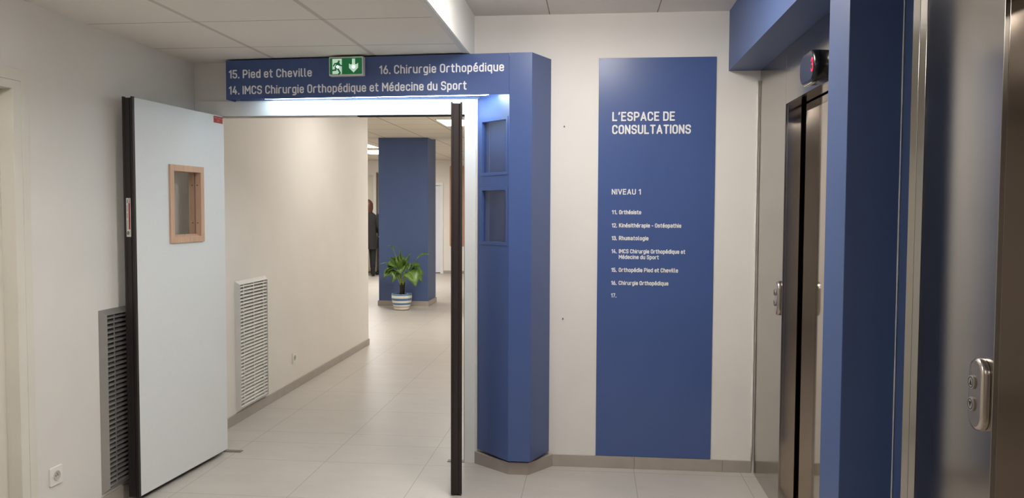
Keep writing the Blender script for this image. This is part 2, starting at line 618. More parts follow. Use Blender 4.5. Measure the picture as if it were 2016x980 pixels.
# ------------------------------------------------------------------ the setting
XL, XR, YF = -2.405, 0.918, 4.72
bm = BM()
box(bm, -7.6, 2.0, -3.2, 19.2, -0.15, 0)
struct('floor', bm, mFLOOR, 'pale grey-beige square floor tiles through hall and corridor', 'floor')

bm = BM()
box(bm, -0.682, 1.3, YF, YF + 0.2, 0, 2.75)
box(bm, -2.62, -0.682, YF, YF + 0.2, 2.1, 2.75)
box(bm, -2.62, -2.34, YF, YF + 0.2, 0, 2.1)
struct('wall_far', bm, mWALL, 'white wall around the open double doorway and behind the tall blue directory', 'wall')

bm = BM()
box(bm, XL - 0.15, XL, -3.2, 2.25, 0, 2.75)
box(bm, XL - 0.15, XL, 3.2, YF, 0, 2.75)
box(bm, XL - 0.15, XL, 2.25, 3.2, 2.03, 2.75)
struct('wall_left', bm, mWALL, 'off-white side wall beside the big open door leaf', 'wall')

bm = BM()
box(bm, XL - 0.15, 1.3, -3.35, -3.2, 0, 2.75)
struct('wall_back', bm, mWALL, 'white wall at the hall end opposite the doorway', 'wall')

bm = BM()
box(bm, 1.12, 1.3, -3.2, YF, 0, 2.75)
box(bm, 0.925, 1.12, 2.4445, 2.6, 0, 2.3)
box(bm, 0.925, 1.12, -3.2, 0.36, 0, 2.3)
struct('wall_right', bm, mBLUEW, 'dark blue wall strip between the pilaster and the near elevator surround', 'wall')

bm = BM()
box(bm, 0.745, 1.12, -3.2, YF - 0.001, 2.288, 2.75)
struct('trim_1', bm, mBLUEW, 'blue bulkhead running under the ceiling above the elevators', 'bulkhead')

bm = BM()
box(bm, 0.764, 1.12, 2.583, 2.797, 0, 2.2875)
struct('trim_2', bm, mBLUEW, 'blue pilaster standing between the two elevators', 'pilaster', 0.002)

# ceilings
bm = BM()
box(bm, XL, -0.712, -3.2, YF, 2.375, 2.40)
struct('ceiling', bm, mCEIL1, 'low suspended ceiling of large off-white tiles before the doorway', 'ceiling')
bm = BM()
box(bm, -0.70, 0.745, -3.2, YF, 2.622, 2.66)
struct('ceiling.001', bm, mCEIL2, 'higher off-white ceiling beside the elevators', 'ceiling')
bm = BM()
box(bm, -0.712, -0.70, -3.2, YF, 2.372, 2.70)
struct('trim_3', bm, mTRIM, 'white upright fascia where the low ceiling steps up', 'fascia')
bm = BM()
box(bm, -0.738, -0.7125, -3.2, YF - 0.12, 2.3715, 2.3749)
struct('trim_4', bm, mALUW, 'grey metal edge strip along the low ceiling step', 'ceiling edge')
bm = BM()
box(bm, -2.486, -0.68, YF + 0.2, 12.72, 2.612, 2.70)
box(bm, -7.6, -2.486, 8.76, 12.72, 2.612, 2.70)
struct('ceiling.002', bm, mCEIL3, 'tiled ceiling above the corridor beyond the doorway', 'ceiling')
bm = BM()
box(bm, -7.6, -0.68, 12.72, 19.1, 2.665, 2.75)
struct('ceiling.003', bm, mCEIL3, 'tiled ceiling above the far lobby behind the blue pillar', 'ceiling')

# corridor and lobby walls
bm = BM()
box(bm, -2.62, -2.486, YF + 0.2, 8.77, 0, 2.612)
box(bm, -7.6, -2.62, 8.62, 8.77, 0, 2.612)
struct('wall_corridor', bm, mWALL2, 'bright white corridor wall with a louvred grille and a socket', 'wall')
bm = BM()
box(bm, -0.68, -0.5, YF + 0.2, 19.1, 0, 2.7)
struct('wall_corridor_right', bm, mWALL2, 'white corridor wall on the side of the narrow door leaf', 'wall')
bm = BM()
box(bm, -7.6, -5.62, 18.9, 19.1, 0, 2.7)
box(bm, -4.98, -4.5, 18.9, 19.1, 0, 2.7)
box(bm, -3.59, -0.5, 18.9, 19.1, 0, 2.7)
box(bm, -5.62, -4.98, 18.9, 19.1, 2.36, 2.7)
box(bm, -4.5, -3.59, 18.9, 19.1, 2.11, 2.7)
struct('wall_lobby', bm, mWALL2, 'cream wall at the very end of the lobby', 'wall')
bm = BM()
box(bm, -7.75, -7.6, 8.62, 19.1, 0, 2.7)
struct('wall_lobby_left', bm, mWALL2, 'cream side wall of the lobby behind the corridor corner', 'wall')
bm = BM()
box(bm, -7.6, -2.55, 19.14, 19.2, 0, 2.7)
struct('wall_beyond', bm, mWALL2, 'pale wall closing the rooms behind the lobby doors', 'wall')

# lobby doors
bm = BM()
box(bm, -4.44, -3.61, 18.96, 19.0, 0.02, 2.08)
d = struct('door_3', bm, paint('door_pale_blue', (224, 226, 236), 0.4, 0.01), 'pale blue-white door beside the blue pillar in the lobby', 'door')
bm = BM()
box(bm, -4.5, -4.44, 18.88, 19.0, 0, 2.14)
box(bm, -3.61, -3.54, 18.88, 19.0, 0, 2.14)
box(bm, -4.44, -3.61, 18.88, 19.0, 2.08, 2.14)
obj('door_frame', bm, mTRIM, d)
bm = BM()
box(bm, -4.44, -3.61, 18.97, 19.05, 0.0, 0.02)
obj('gap_shade', bm, mMATBLK, d)  # black strip painted for the shade in the gap under the door
bm = BM()
box(bm, -5.56, -5.22, 18.95, 18.99, 0.02, 2.32)
d = struct('door_4', bm, mCREAM, 'cream lobby door behind the person with brown hair', 'door')
bm = BM()
box(bm, -5.62, -5.56, 18.87, 19.0, 0, 2.38)
box(bm, -5.22, -5.15, 18.87, 19.0, 0, 2.38)
box(bm, -5.56, -5.22, 18.87, 19.0, 2.32, 2.38)
obj('door_frame', bm, mTRIM, d)
bm = BM()
box(bm, -5.145, -5.115, 18.87, 18.9, 0, 2.38)
obj('brown_strip', bm, paint('bronze_profile', (110, 96, 80), 0.5), d)  # plain brown strip along the outer edge of the frame
bm = BM()
box(bm, -5.11, -4.98, 18.93, 18.99, 0.0, 2.36)
obj('side_panel', bm, mCREAM, d)

# baseboards
bm = BM()
box(bm, -0.243, 0.243, YF - 0.01, YF, 0, 0.069)
box(bm, 0.2445, 0.744, YF - 0.01, YF, 0, 0.069)
box(bm, 0.7455, 0.906, YF - 0.01, YF, 0, 0.069)
struct('baseboard_far', bm, mBASE, 'grey tile baseboard below the blue directory panel', 'baseboard', 0.0012)
bm = BM()
box(bm, XL, XL + 0.01, 3.262, YF - 0.005, 0, 0.078)
struct('baseboard_left', bm, mBASE, 'grey tile baseboard below the grille behind the open door', 'baseboard', 0.0012)
bm = BM()
box(bm, -2.486, -2.476, 5.09, 5.14, 0, 0.070)
box(bm, -2.486, -2.476, 5.1415, 8.78, 0, 0.070)
struct('baseboard_corridor', bm, mBASE, 'grey tile baseboard along the bright corridor wall', 'baseboard', 0.0012)
bm = BM()
box(bm, -3.54, -0.69, 18.888, 18.9, 0, 0.07)
box(bm, -5.1, -4.5, 18.888, 18.9, 0, 0.07)
struct('baseboard_lobby', bm, mBASE, 'grey baseboard at the end wall of the lobby', 'baseboard')
bm = BM()
prism(bm, [(-0.70, YF - 0.001), (-0.69, 4.705), (-0.476, 4.53), (-0.361, 4.53), (-0.232, 4.71), (-0.232, YF - 0.001)], 0, 0.07)
struct('baseboard_column', bm, mBASE, 'dark grey tile plinth under the blue column casing', 'baseboard', 0.001)

# door frame of the double doorway
bm = BM()
box(bm, -2.404, -0.692, YF - 0.007, YF + 0.09, 2.056, 2.146)
box(bm, -0.757, -0.692, YF - 0.007, YF + 0.09, 0, 2.056)
box(bm, -2.404, -2.325, YF - 0.007, YF + 0.09, 0, 2.056)
fr = struct('trim_5', bm, mTRIM, 'white door frame around the double doorway', 'door frame', 0.0015)
bm = BM()
box(bm, -1.40, -0.76, YF + 0.004, YF + 0.05, 2.0495, 2.0559)
obj('door_seal', bm, mMATBLK, fr)
bm = BM()
box(bm, -2.23, -1.405, YF + 0.008, YF + 0.05, 2.0495, 2.0559)
obj('metal_seal', bm, mALU, fr)
bm = BM()
box(bm, -0.766, -0.757, YF + 0.03, YF + 0.05, 0, 2.046)
obj('jamb_seal', bm, mALU, fr)
bm = BM()
box(bm, -0.6915, -0.683, YF - 0.004, YF - 0.0005, 0.07, 2.14)
struct('trim_6', bm, mCAULK, 'thin white sealing strip between door frame and blue column casing', 'trim')

# caulk beads
def bead(name, pts, r, m, label):
    b = BM()
    tube(b, pts, r, 6)
    return struct(name, b, m, label, 'caulk')


bead('trim_7', [(0.9075 + random.uniform(-.0006, .0006), YF - 0.002, 0.07 + i * 0.09) for i in range(25)], [0.0068 + random.uniform(-.0006, .0008) for _ in range(25)],
     mCAULK, 'uneven white caulk bead in the corner beside the far elevator')
bead('trim_8', [(0.922, 2.581 + random.uniform(-.0005, .0005), 0.0 + i * 0.09) for i in range(26)], [0.0024 + random.uniform(-.0003, .0005) for _ in range(26)],
     mGREYCAULK, 'grey caulk bead between the pilaster and the near elevator')

# door in the left wall, near the camera
bm = BM()
box(bm, -2.50, -2.463, 2.30, 3.165, 0.01, 1.995)
d = struct('door_5', bm, mCREAM, 'cream door set back in the side wall at the photo edge', 'door')
bm = BM()
for y0, y1 in ((3.165, 3.213), (2.2525, 2.30)):
    box(bm, -2.52, -2.4, y0, y1, 0, 2.03)
box(bm, -2.52, -2.4, 2.30, 3.165, 1.995, 2.03)
box(bm, -2.4045, -2.399, 3.2135, 3.257, 0, 2.08)
box(bm, -2.4045, -2.399, 2.2, 2.252, 0, 2.08)
box(bm, -2.4045, -2.399, 2.252, 3.2135, 2.031, 2.08)
obj('door_frame', bm, mCREAM, d, 0.001)

# ------------------------------------------------------------------ lobby pillar
bm = BM()
box(bm, -3.345, -2.568, 12.4, 13.03, 0, 2.66)
p = struct('pillar', bm, mBLUEW, 'square blue pillar standing in the lobby behind the potted plant', 'pillar', 0.003)
bm = BM()
prism(bm, [(-3.36, 12.385), (-2.553, 12.385), (-2.553, 13.045), (-3.36, 13.045)], 0, 0.08)
obj('baseboard', bm, mBASE, p)


# ------------------------------------------------------------------ ceiling lights
def ceiling_light(x, y, z, sx, sy, m, label, drop=0.008):
    t = thing('ceiling_light', label, 'ceiling light', (x, y, z))
    b = BM()
    a = 0.012
    for (x0, x1, y0, y1) in ((-sx, sx, -sy, -sy + a), (-sx, sx, sy - a, sy), (-sx, -sx + a, -sy + a, sy - a), (sx - a, sx, -sy + a, sy - a)):
        box(b, x0, x1, y0, y1, -0.012, 0.0)
    obj('frame', b, mWHITEP, t)
    b = BM()
    box(b, -sx + a, sx - a, -sy + a, sy - a, -drop, -0.001)
    obj('diffuser', b, m, t)
    return t


ceiling_light(-0.10, 3.42, 2.622, 0.3, 0.3, mHALL, 'square opal light under the high ceiling before the blue directory', 0.07)
ceiling_light(0.0, -1.2, 2.622, 0.3, 0.3, mBACK, 'square opal light under the high ceiling at the hall end', 0.07)
ceiling_light(-1.56, 1.9, 2.375, 0.3, 0.3, mLOW, 'added unseen fill light under the low ceiling by the cream door', 0.06)  # fill light added out of view to brighten the low ceiling
ceiling_light(-1.6, 6.9, 2.612, 0.3, 0.3, mCORR, 'square panel light above the corridor, behind the door lintel')
ceiling_light(-1.65, 10.24, 2.612, 0.3, 0.37, mLOBBY, 'bright panel light showing behind the narrow door leaf')
ceiling_light(-4.3, 14.55, 2.665, 0.3, 0.36, mLOBBY, 'small bright panel light beside the pillar top, the higher one')
ceiling_light(-4.35, 16.1, 2.665, 0.3, 0.55, mLOBBY, 'small bright panel light beside the pillar top, the lower one')
ceiling_light(-5.6, 11.5, 2.612, 0.3, 0.3, mLOBBY, 'added fill light over the lobby, unseen behind the corridor wall')  # fill light added out of view to brighten the lobby

# ------------------------------------------------------------------ blue column casing with two windows
CA, CB = Vector((-0.680, 4.7185)), Vector((-0.473, 4.5))
CD = (CB - CA)
CL = CD.length
CD.normalize()
CN = Vector((CD.y, -CD.x))           # outward: towards -x, -y
if CN.x > 0:
    CN = -CN


def cface(s, n, z):
    v = CA + CD * s + CN * n
    return (v.x, v.y, z)


col = thing('column_casing', 'tall blue faceted column casing with two glazed openings beside the doorway', 'column casing', (0, 0, 0))
bm = BM()
Zb, Zt = 0.085, 2.367
prism(bm, [(-0.473, 4.5), (-0.348, 4.5), (-0.255, 4.7185), (-0.473, 4.7185)], Zb, Zt)
# slanted face with two openings
w0, w1 = 0.045, 0.272
holes = [(1.318, 1.612), (1.715, 2.005)]
zs = [Zb, 1.318, 1.612, 1.715, 2.005, 2.14]
def slab(b, s0, s1, z0, z1, n0=-0.06, n1=0.0, mi=0):
    prism(b, [(s0, n0), (s1, n0), (s1, n1), (s0, n1)], z0, z1, mi, cface)
slab(bm, 0, w0, Zb, 2.35)
slab(bm, w1, CL, Zb, 2.35)
slab(bm, w0, w1, Zb, holes[0][0])
slab(bm, w0, w1, holes[0][1], holes[1][0])
slab(bm, w0, w1, holes[1][1], 2.35)
obj('casing', bm, mBLUE, col)
for (z0, z1) in holes:
    b = BM()
    f = 0.018
    slab(b, w0 - f, w1 + f, z0 - f, z0, 0.0, 0.0025)
    slab(b, w0 - f, w1 + f, z1, z1 + f, 0.0, 0.0025)
    slab(b, w0 - f, w0, z0, z1, 0.0, 0.0025)
    slab(b, w1, w1 + f, z0, z1, 0.0, 0.0025)
    fo = obj('window_frame', b, mBLUE, col, 0.001)
    b = BM()
    slab(b, w0, w1, z0, z1, -0.058, -0.05)
    obj('window_backing', b, mBLUEDK, fo)
    b = BM()
    slab(b, w0, w1, z0, z1, -0.014, -0.010)
    obj('window_glass', b, mGLASS, fo)

# ------------------------------------------------------------------ overhead sign
SA, SB = Vector((-2.155, 4.61)), Vector((-0.4745, 4.4995))
SD = (SB - SA).normalized()
SANG = math.atan2(SD.y, SD.x)
SLEN = (SB - SA).length
sg = thing('overhead_sign', 'long blue overhead sign box above the doorway with silver lettering', 'sign', (SA.x, SA.y, 0), SANG)


def s_back(s, y=YF - 0.002):
    """depth from the sign face to the wall at s"""
    return (y - (SA.y + SD.y * s)) / SD.x


bm = BM()
box(bm, 0, SLEN, 0, 0.004, 2.14, 2.366)
prism(bm, [(0, 0.004), (SLEN, 0.004), (SLEN - 0.19, s_back(SLEN - 0.19)), (0, s_back(0) - 0.002)], 2.36, 2.3659)
prism(bm, [(0, 0.004), (0.004, 0.004), (0.004, s_back(0) - 0.002), (0, s_back(0) - 0.002)], 2.14, 2.36)
obj('sign_box', bm, mBLUE, sg)
bm = BM()
prism(bm, [(0.01, 0.0045), (SLEN - 0.005, 0.0045), (SLEN - 0.2, 0.208), (0.01, 0.098)], 2.156, 2.162)
obj('soffit', bm, mBLUE, sg)
bm = BM()
prism(bm, [(0.22, 0.030), (SLEN - 0.09, 0.008), (SLEN - 0.15, 0.075), (0.22, 0.050)], 2.1455, 2.1555)
obj('light_strip', bm, mSTRIP, sg)
bm = BM()
prism(bm, [(0.04, 0.090), (SLEN - 0.2, 0.196), (SLEN - 0.2, 0.204), (0.04, 0.098)], 2.147, 2.1559)
obj('back_rail', bm, mBLUE, sg)
sf = lambda a, b, c: (a, -c, b)
for s, a0, a1, bl in (('15. Pied et Cheville', 0.019, 0.533, 2.262), ('14. IMCS Chirurgie Orthopédique et Médecine du Sport', 0.018, 1.444, 2.169),
                      ('16. Chirurgie Orthopédique', 0.937, 1.655, 2.266)):
    bm = BM()
    write(bm, s, a0, a1, bl, 0.0495, 0.002, sf, 0.15)
    obj('lettering', bm, mSILVERL, sg)

# emergency exit sign fixed on the sign
ex = thing('exit_sign', 'green and white lit emergency exit sign with running figure and down arrow', 'exit sign',
           (SA.x + SD.x * 0.652, SA.y + SD.y * 0.652, 2.256), SANG)
bm = BM()
box(bm, 0, 0.203, -0.04, -0.0005, 0, 0.107)
o = obj('housing', bm, mWHITEP, ex, 0.004, 3)
bm = BM()
prism(bm, [(0.010, 0.008), (0.193, 0.008), (0.197, 0.012), (0.197, 0.095), (0.193, 0.099), (0.010, 0.099), (0.006, 0.095), (0.006, 0.012)], 0.0405, 0.0415, 0, lambda a, b, c: (a, -c, b))
obj('face', bm, mGREEN, ex)
ef = lambda a, b, c: (a, -c, b)
bm = BM()
box(bm, 0.022, 0.078, -0.0421, -0.0415, 0.010, 0.095)
obj('white_doorway', bm, mEXITW, ex)
bm = BM()
u = 0.1945 / 1100.0       # pictogram units


def ep(px, py):
    return (0.006 + (px - 225) * 0.191 / 1065, 0.099 - (py - 240) * 0.091 / 550)


arrow = [(965, 270), (1065, 270), (1065, 440), (1095, 470), (1165, 415), (1165, 580), (1015, 740), (865, 580), (865, 430), (930, 475), (965, 440)]
prism(bm, [ep(*q) for q in arrow], 0.0415, 0.0421, 0, ef)
obj('white_arrow', bm, mEXITW, ex)
bm = BM()
def es(pts, r):
    stroke(bm, [Vector(ep(*q)) for q in pts], r, 0.0421, 0.0427, ef)
disc(bm, *ep(530, 355), 0.0062, 0.0421, 0.0427, 18, 0, ef)
es([(500, 425), (440, 560)], 0.0085)
es([(515, 430), (470, 540)], 0.0085)
es([(470, 420), (400, 425), (350, 500)], 0.0038)
es([(530, 425), (585, 495), (640, 500)], 0.0038)
es([(430, 560), (425, 640), (290, 655)], 0.0045)
es([(470, 560), (540, 680), (570, 740), (520, 785)], 0.0045)
obj('running_figure', bm, mGREEN, ex)
for q in ((485, 535), (1015, 545)):
    bm = BM()
    disc(bm, *ep(*q), 0.0075, 0.0427, 0.0436, 16, 0, ef)
    obj('led_hotspot', bm, mLED, ex)  # glowing disc on the face, stands for the hot spot of an LED behind

# ------------------------------------------------------------------ blue directory panel on the far wall
dp = thing('directory_panel', 'tall dark blue wall directory panel listing the consultation rooms', 'directory sign', (0, YF, 0))
bm = BM()
box(bm, 0.0185, 0.677, -0.006, -0.0005, 0.071, 2.3685)
obj('panel', bm, mBLUE, dp, 0.0008)
df = lambda a, b, c: (a, -0.006 - c, b)


def far(px, py):
    """pixel of the photograph on the far wall plane (used once, to read off the lettering layout)"""
    d = r2 * ((px - 1008) / 1600) - u2 * ((py - 490) / 1600) + fwd
    k = YF / d.y
    return d.x * k, 1.5 + d.z * k


LINES = [("L'ESPACE DE", 1205.3, 1328.5, 238.8, 0.0525, .004), ('CONSULTATIONS', 1205.0, 1359.8, 264.3, 0.0525, .004), ('NIVEAU 1', 1204.3, 1261.4, 383.0, 0.0325, .003)]
for s, a, b, y, cap, dep in LINES:
    x0, z0 = far(a, y)
    x1, _ = far(b, y)
    bm = BM()
    write(bm, s, x0, x1, z0, cap, dep, df, 0.165)
    obj('lettering', bm, mLETTER, dp)
K = 3.629
LIST = [('11.', 'Orthésiste', 371, 260), ('12.', 'Kinésithérapie - Ostéopathie', 657, 354), ('13.', 'Rhumatologie', 423, 445),
        ('14.', 'IMCS Chirurgie Orthopédique et', 685, 538.5), ('', 'Médecine du Sport', 497, 579), ('15.', 'Orthopédie Pied et Cheville', 634, 671.5),
        ('16.', 'Chirurgie Orthopédique', 565, 764), ('17.', '', 0, 853)]
for i, (nb, s, e, y) in enumerate(LIST):
    a = 161 - i * 0.8
    bm = BM()
    py = 350 + y / K
    if nb:
        x0, z0 = far(1160 + a / K, py)
        x1, _ = far(1160 + (a + 38) / K, py)
        write(bm, nb, x0, x1, z0, 0.0245, 0.0022, df, 0.175)
    if s:
        x0, z0 = far(1160 + (213 - i * .55) / K, py)
        x1, _ = far(1160 + e / K, py)
        write(bm, s, x0, x1, z0, 0.0245, 0.0022, df, 0.172)
    obj('lettering', bm, mLETTER, dp)

# two small black hooks left in the wall
for k, (x, z, lab) in enumerate(((-0.177, 1.983, 'tiny black wall hook, the upper of two between column and blue directory'), (-0.178, 0.870, 'tiny black wall hook, the lower of two between column and blue directory'))):
    bm = BM()
    tube(bm, [(0, 0, 0.002), (0, -0.006, 0.004), (0, -0.008, 0.0)], 0.0018, 6)
    tube(bm, [(0, -0.007, 0.002), (-0.004, -0.006, -0.005)], 0.0014, 6)
    tube(bm, [(0, -0.007, 0.002), (0.004, -0.006, -0.005)], 0.0014, 6)
    o = obj('wall_hook', bm, mBLACK, None, loc=(x, YF, z))
    tag(o, lab, 'hook', 'small wall hooks')


# ------------------------------------------------------------------ double door leaves
def leaf(name, hinge, free, length, z0, z1, hole, label):
    h, f = Vector(hinge), Vector(free)
    d = (f - h).normalized()
    t = thing(name, label, 'door', (hinge[0], hinge[1], 0), math.atan2(d.y, d.x), None, 'structure')
    T = 0.056
    b = BM()
    if hole:
        s0, s1, a0, a1 = hole
        box(b, 0, s0, -T, 0, z0, z1)
        box(b, s1, length, -T, 0, z0, z1)
        box(b, s0, s1, -T, 0, z0, a0)
        box(b, s0, s1, -T, 0, a1, z1)
    else:
        box(b, 0, length, -T, 0, z0, z1)
    obj('leaf', b, mLEAF, t)
    # dark lipping with lips and grooves on the free edge
    b = BM()
    e = 0.001
    prof = [(length, -T - e), (length + .016, -T - e), (length + .016, -T + .008), (length + .012, -T + .010), (length + .012, -.020), (length + .0095, -.019),
            (length + .0095, -.016), (length + .012, -.015), (length + .016, -.010), (length + .016, e), (length, e)]
    prism(b, prof, z0 - .002, z1 - .001)
    prism(b, [(length - .002, -T - e), (length + .016, -T - e), (length + .016, -T + .007), (length - .002, -T + .007)], z1 - .001, z1 + .005)
    prism(b, [(length - .002, -.009), (length + .016, -.009), (length + .016, e), (length - .002, e)], z1 - .001, z1 + .005)
    obj('edge_lipping', b, mDARK, t)
    b = BM()
    box(b, 0.01, length, -T + 0.006, -0.006, z0 - 0.007, z0)
    obj('bottom_seal', b, mMATBLK, t)
    return t, T


L1, T1 = leaf('door_1', (-2.234, 4.74), (-2.303, 3.89), 0.848, 0.026, 2.056, (0.262, 0.545, 1.335, 1.718), 'wide white door leaf standing open, with a small wooden window')
# window of the wide leaf
wf = BM()
s0, s1, a0, a1 = 0.262, 0.545, 1.335, 1.718
for (y0, y1) in ((0.0, 0.011), (-T1 - 0.011, -T1)):
    box(wf, s0 - .022, s1 + .022, y0, y1, a0 - .022, a0 + .010)
    box(wf, s0 - .022, s1 + .022, y0, y1, a1 - .012, a1 + .022)
    box(wf, s0 - .022, s0 + .012, y0, y1, a0 + .010, a1 - .012)
    box(wf, s1 - .012, s1 + .022, y0, y1, a0 + .010, a1 - .012)
for (y0, y1) in ((-0.0235, -0.0001), (-T1 + 0.0001, -0.0325)):
    yo, yi = (y1, y0) if y1 > -.01 else (y0, y1)
    prism(wf, [(yo, a0 + .0005), (yo, a0 + .012), (yi, a0 + .023), (yi, a0 + .0005)], s0 + .0005, s1 - .0005, 0, lambda a, b, c: (c, a, b))
    box(wf, s0 + .0005, s1 - .0005, y0, y1, a1 - .012, a1 - .0005)
    box(wf, s0 + .0005, s0 + .012, y0, y1, a0 + .012, a1 - .012)
    box(wf, s1 - .012, s1 - .0005, y0, y1, a0 + .012, a1 - .012)
win = obj('window_frame', wf, mBEECH, L1, 0.0012)
bm = BM()
box(bm, s0 + .001, s1 - .001, -0.0315, -0.0245, a0 + .001, a1 - .001)
obj('window_pane', bm, mGLASS, win)
bm = BM()
xi, yo = s0 + .012, -0.012
for z in (1.42, 1.635):
    for y in (-0.012, -0.044):
        prism(bm, [(y + .0035 * math.cos(k * PI / 4), z + .0035 * math.sin(k * PI / 4)) for k in range(8)], xi, xi + .0008, 0, lambda a, b, c: (c, a, b))
for z, s in ((a0 + .0185, 1), (a1 - .012, -1)):
    prism(bm, [((s0 + s1) / 2 + .0035 * math.cos(k * PI / 4), -0.012 + .0035 * math.sin(k * PI / 4)) for k in range(8)], z, z + s * .0008)
obj('screw_holes', bm, mINK, win)  # flat black discs painted for the dark of the screw holes
# red fire-door label
bm = BM()
box(bm, 0.013, 0.112, 0.0001, 0.0008, 2.011, 2.050)
lab = obj('red_notice', bm, mRED, L1)
lab['label'] = 'small red notice with pale lettering'
bm = BM()
lf = lambda a, b, c: (-a, c, b)
for a, b, z, h in ((.05, .08, 2.030, .0012), (.045, .085, 2.0255, .0012), (.05, .08, 2.021, .0012)):
    box(bm, a, b, 0.0008, 0.0012, z, z + h)
write(bm, 'PORTE', -0.106, -0.067, 2.036, 0.0085, 0.0012, lf, 0.17, 0.3, 0.0008)
write(bm, 'COUPE FEU', -0.060, -0.019, 2.036, 0.0085, 0.0012, lf, 0.17, 0.3, 0.0008)
obj('notice_print', bm, mPINKINK, lab)
# white label on the lipping
bm = BM()
le = 0.848 + .012
box(bm, le, le + .0006, -0.046, -0.021, 1.358, 1.553)
st = obj('edge_sticker', bm, mPAPER, L1)
st['label'] = 'white sticker with a red bar on the dark edge'
bm = BM()
box(bm, le + .0006, le + .0009, -0.0325, -0.0245, 1.395, 1.527)
box(bm, le + .0006, le + .0009, -0.0300, -0.0265, 1.527, 1.552)
obj('red_bar', bm, mCRIMSON, st)
bm = BM()
ring = [(-0.037 + 0.0045 * math.cos(2 * PI * k / 24), 1.377 + 0.0085 * math.sin(2 * PI * k / 24)) for k in range(25)]
xf = lambda a, b, c: (c, a, b)
stroke(bm, [Vector(q) for q in ring], 0.0016, le + .0006, le + .0009, xf)
stroke(bm, [Vector((-0.040, 1.372)), Vector((-0.034, 1.382))], 0.0014, le + .0006, le + .0009, xf)
box(bm, le + .0006, le + .0009, -0.0405, -0.0375, 1.527, 1.547)
obj('round_emblem', bm, mINK, st)
bm = BM()
for i in range(9):
    box(bm, le + .0006, le + .0009, -0.0415, -0.037, 1.394 + i * .0055, 1.397 + i * .0055)
for z0, z1 in ((1.452, 1.478), (1.485, 1.518)):
    box(bm, le + .0006, le + .0009, -0.0425, -0.041, z0, z1)
    box(bm, le + .0006, le + .0009, -0.039, -0.0375, z0, z1)
for i in range(4):
    box(bm, le + .0006, le + .0009, -0.0285, -0.025, 1.368 + i * .005, 1.3705 + i * .005)
obj('fine_print', bm, mGREYINK, st)

L2, T2 = leaf('door_2', (-0.772, 4.70), (-0.681, 4.157), 0.535, 0.010, 2.048, None, 'narrow door leaf seen edge-on, dark brown edge towards the camera')
for k, (x, y, lab_) in enumerate(((-2.285, 4.775, 'small grey floor pivot plate under the wide open leaf'), (-0.84, 4.735, 'small grey floor pivot plate under the narrow leaf'))):
    t = thing('floor_pivot', lab_, 'door pivot', (x, y, 0.0), 0, 'floor pivots')
    bm = BM()
    box(bm, -0.02, 0.125, -0.02, 0.02, 0.0, 0.004)
    obj('plate', bm, paint('pivot_grey', (120, 112, 104), 0.5, 0.05), t, 0.001)
    bm = BM()
    box(bm, 0.098, 0.116, -0.009, 0.009, 0.004, 0.0048)
    obj('cover_screw', bm, mSTEELD, t)


# ------------------------------------------------------------------ louvred grilles
def grille(x, y0, y1, z0, z1, mats, label):
    t = thing('ventilation_grille', label, 'grille', (x, y0, z0))
    Ly, Lz, P, Wd = y1 - y0, z1 - z0, 0.03, 0.026
    b = BM()
    o4 = [(0, 0), (Ly, 0), (Ly, Lz), (0, Lz)]
    i4 = [(Wd, Wd), (Ly - Wd, Wd), (Ly - Wd, Lz - Wd), (Wd, Lz - Wd)]
    A = [b.verts.new((0.0005, *q)) for q in o4]
    Bq = [b.verts.new((P, *q)) for q in i4]
    Cq = [b.verts.new((0.0005, *q)) for q in i4]
    for k in range(4):
        n = (k + 1) % 4
        b.faces.new((A[k], A[n], Bq[n], Bq[k]))
        b.faces.new((Bq[k], Bq[n], Cq[n], Cq[k]))
    obj('frame', b, mats[0], t)
    b = BM()
    box(b, 0.0005, 0.003, Wd, Ly - Wd, Wd, Lz - Wd)
    obj('backing', b, mDUCT, t)
    b = BM()
    n = 36
    pitch = (Lz - 2 * Wd) / n
    for k in range(n):
        z = Wd + (k + 0.5) * pitch
        # blade sloping down towards the room
        prism(b, [(0.0045, z + 0.0070), (0.024, z + 0.0005), (0.024, z - 0.0085), (0.0225, z - 0.0085), (0.0225, z - 0.001), (0.0045, z + 0.005)], Wd + .0005, Ly - Wd - .0005, 0,
              lambda a, c, d: (a, d, c))
    obj('louvres', b, mats[1], t)
    b = BM()
    for f in (0.14, 0.5, 0.86):
        yy = Wd + (Ly - 2 * Wd) * f
        box(b, 0.021, 0.0255, yy - 0.0022, yy + 0.0022, Wd, Lz - Wd)
    obj('rods', b, mats[1], t)
    return t


grille(-2.486, 5.41, 5.937, 0.072, 0.997, (mALUW, mSLAT), 'tall white louvred grille low on the bright corridor wall')
grille(XL, 3.722, 4.249, 0.088, 1.001, (mALU, mALU), 'tall grey louvred grille half hidden behind the open door leaf')


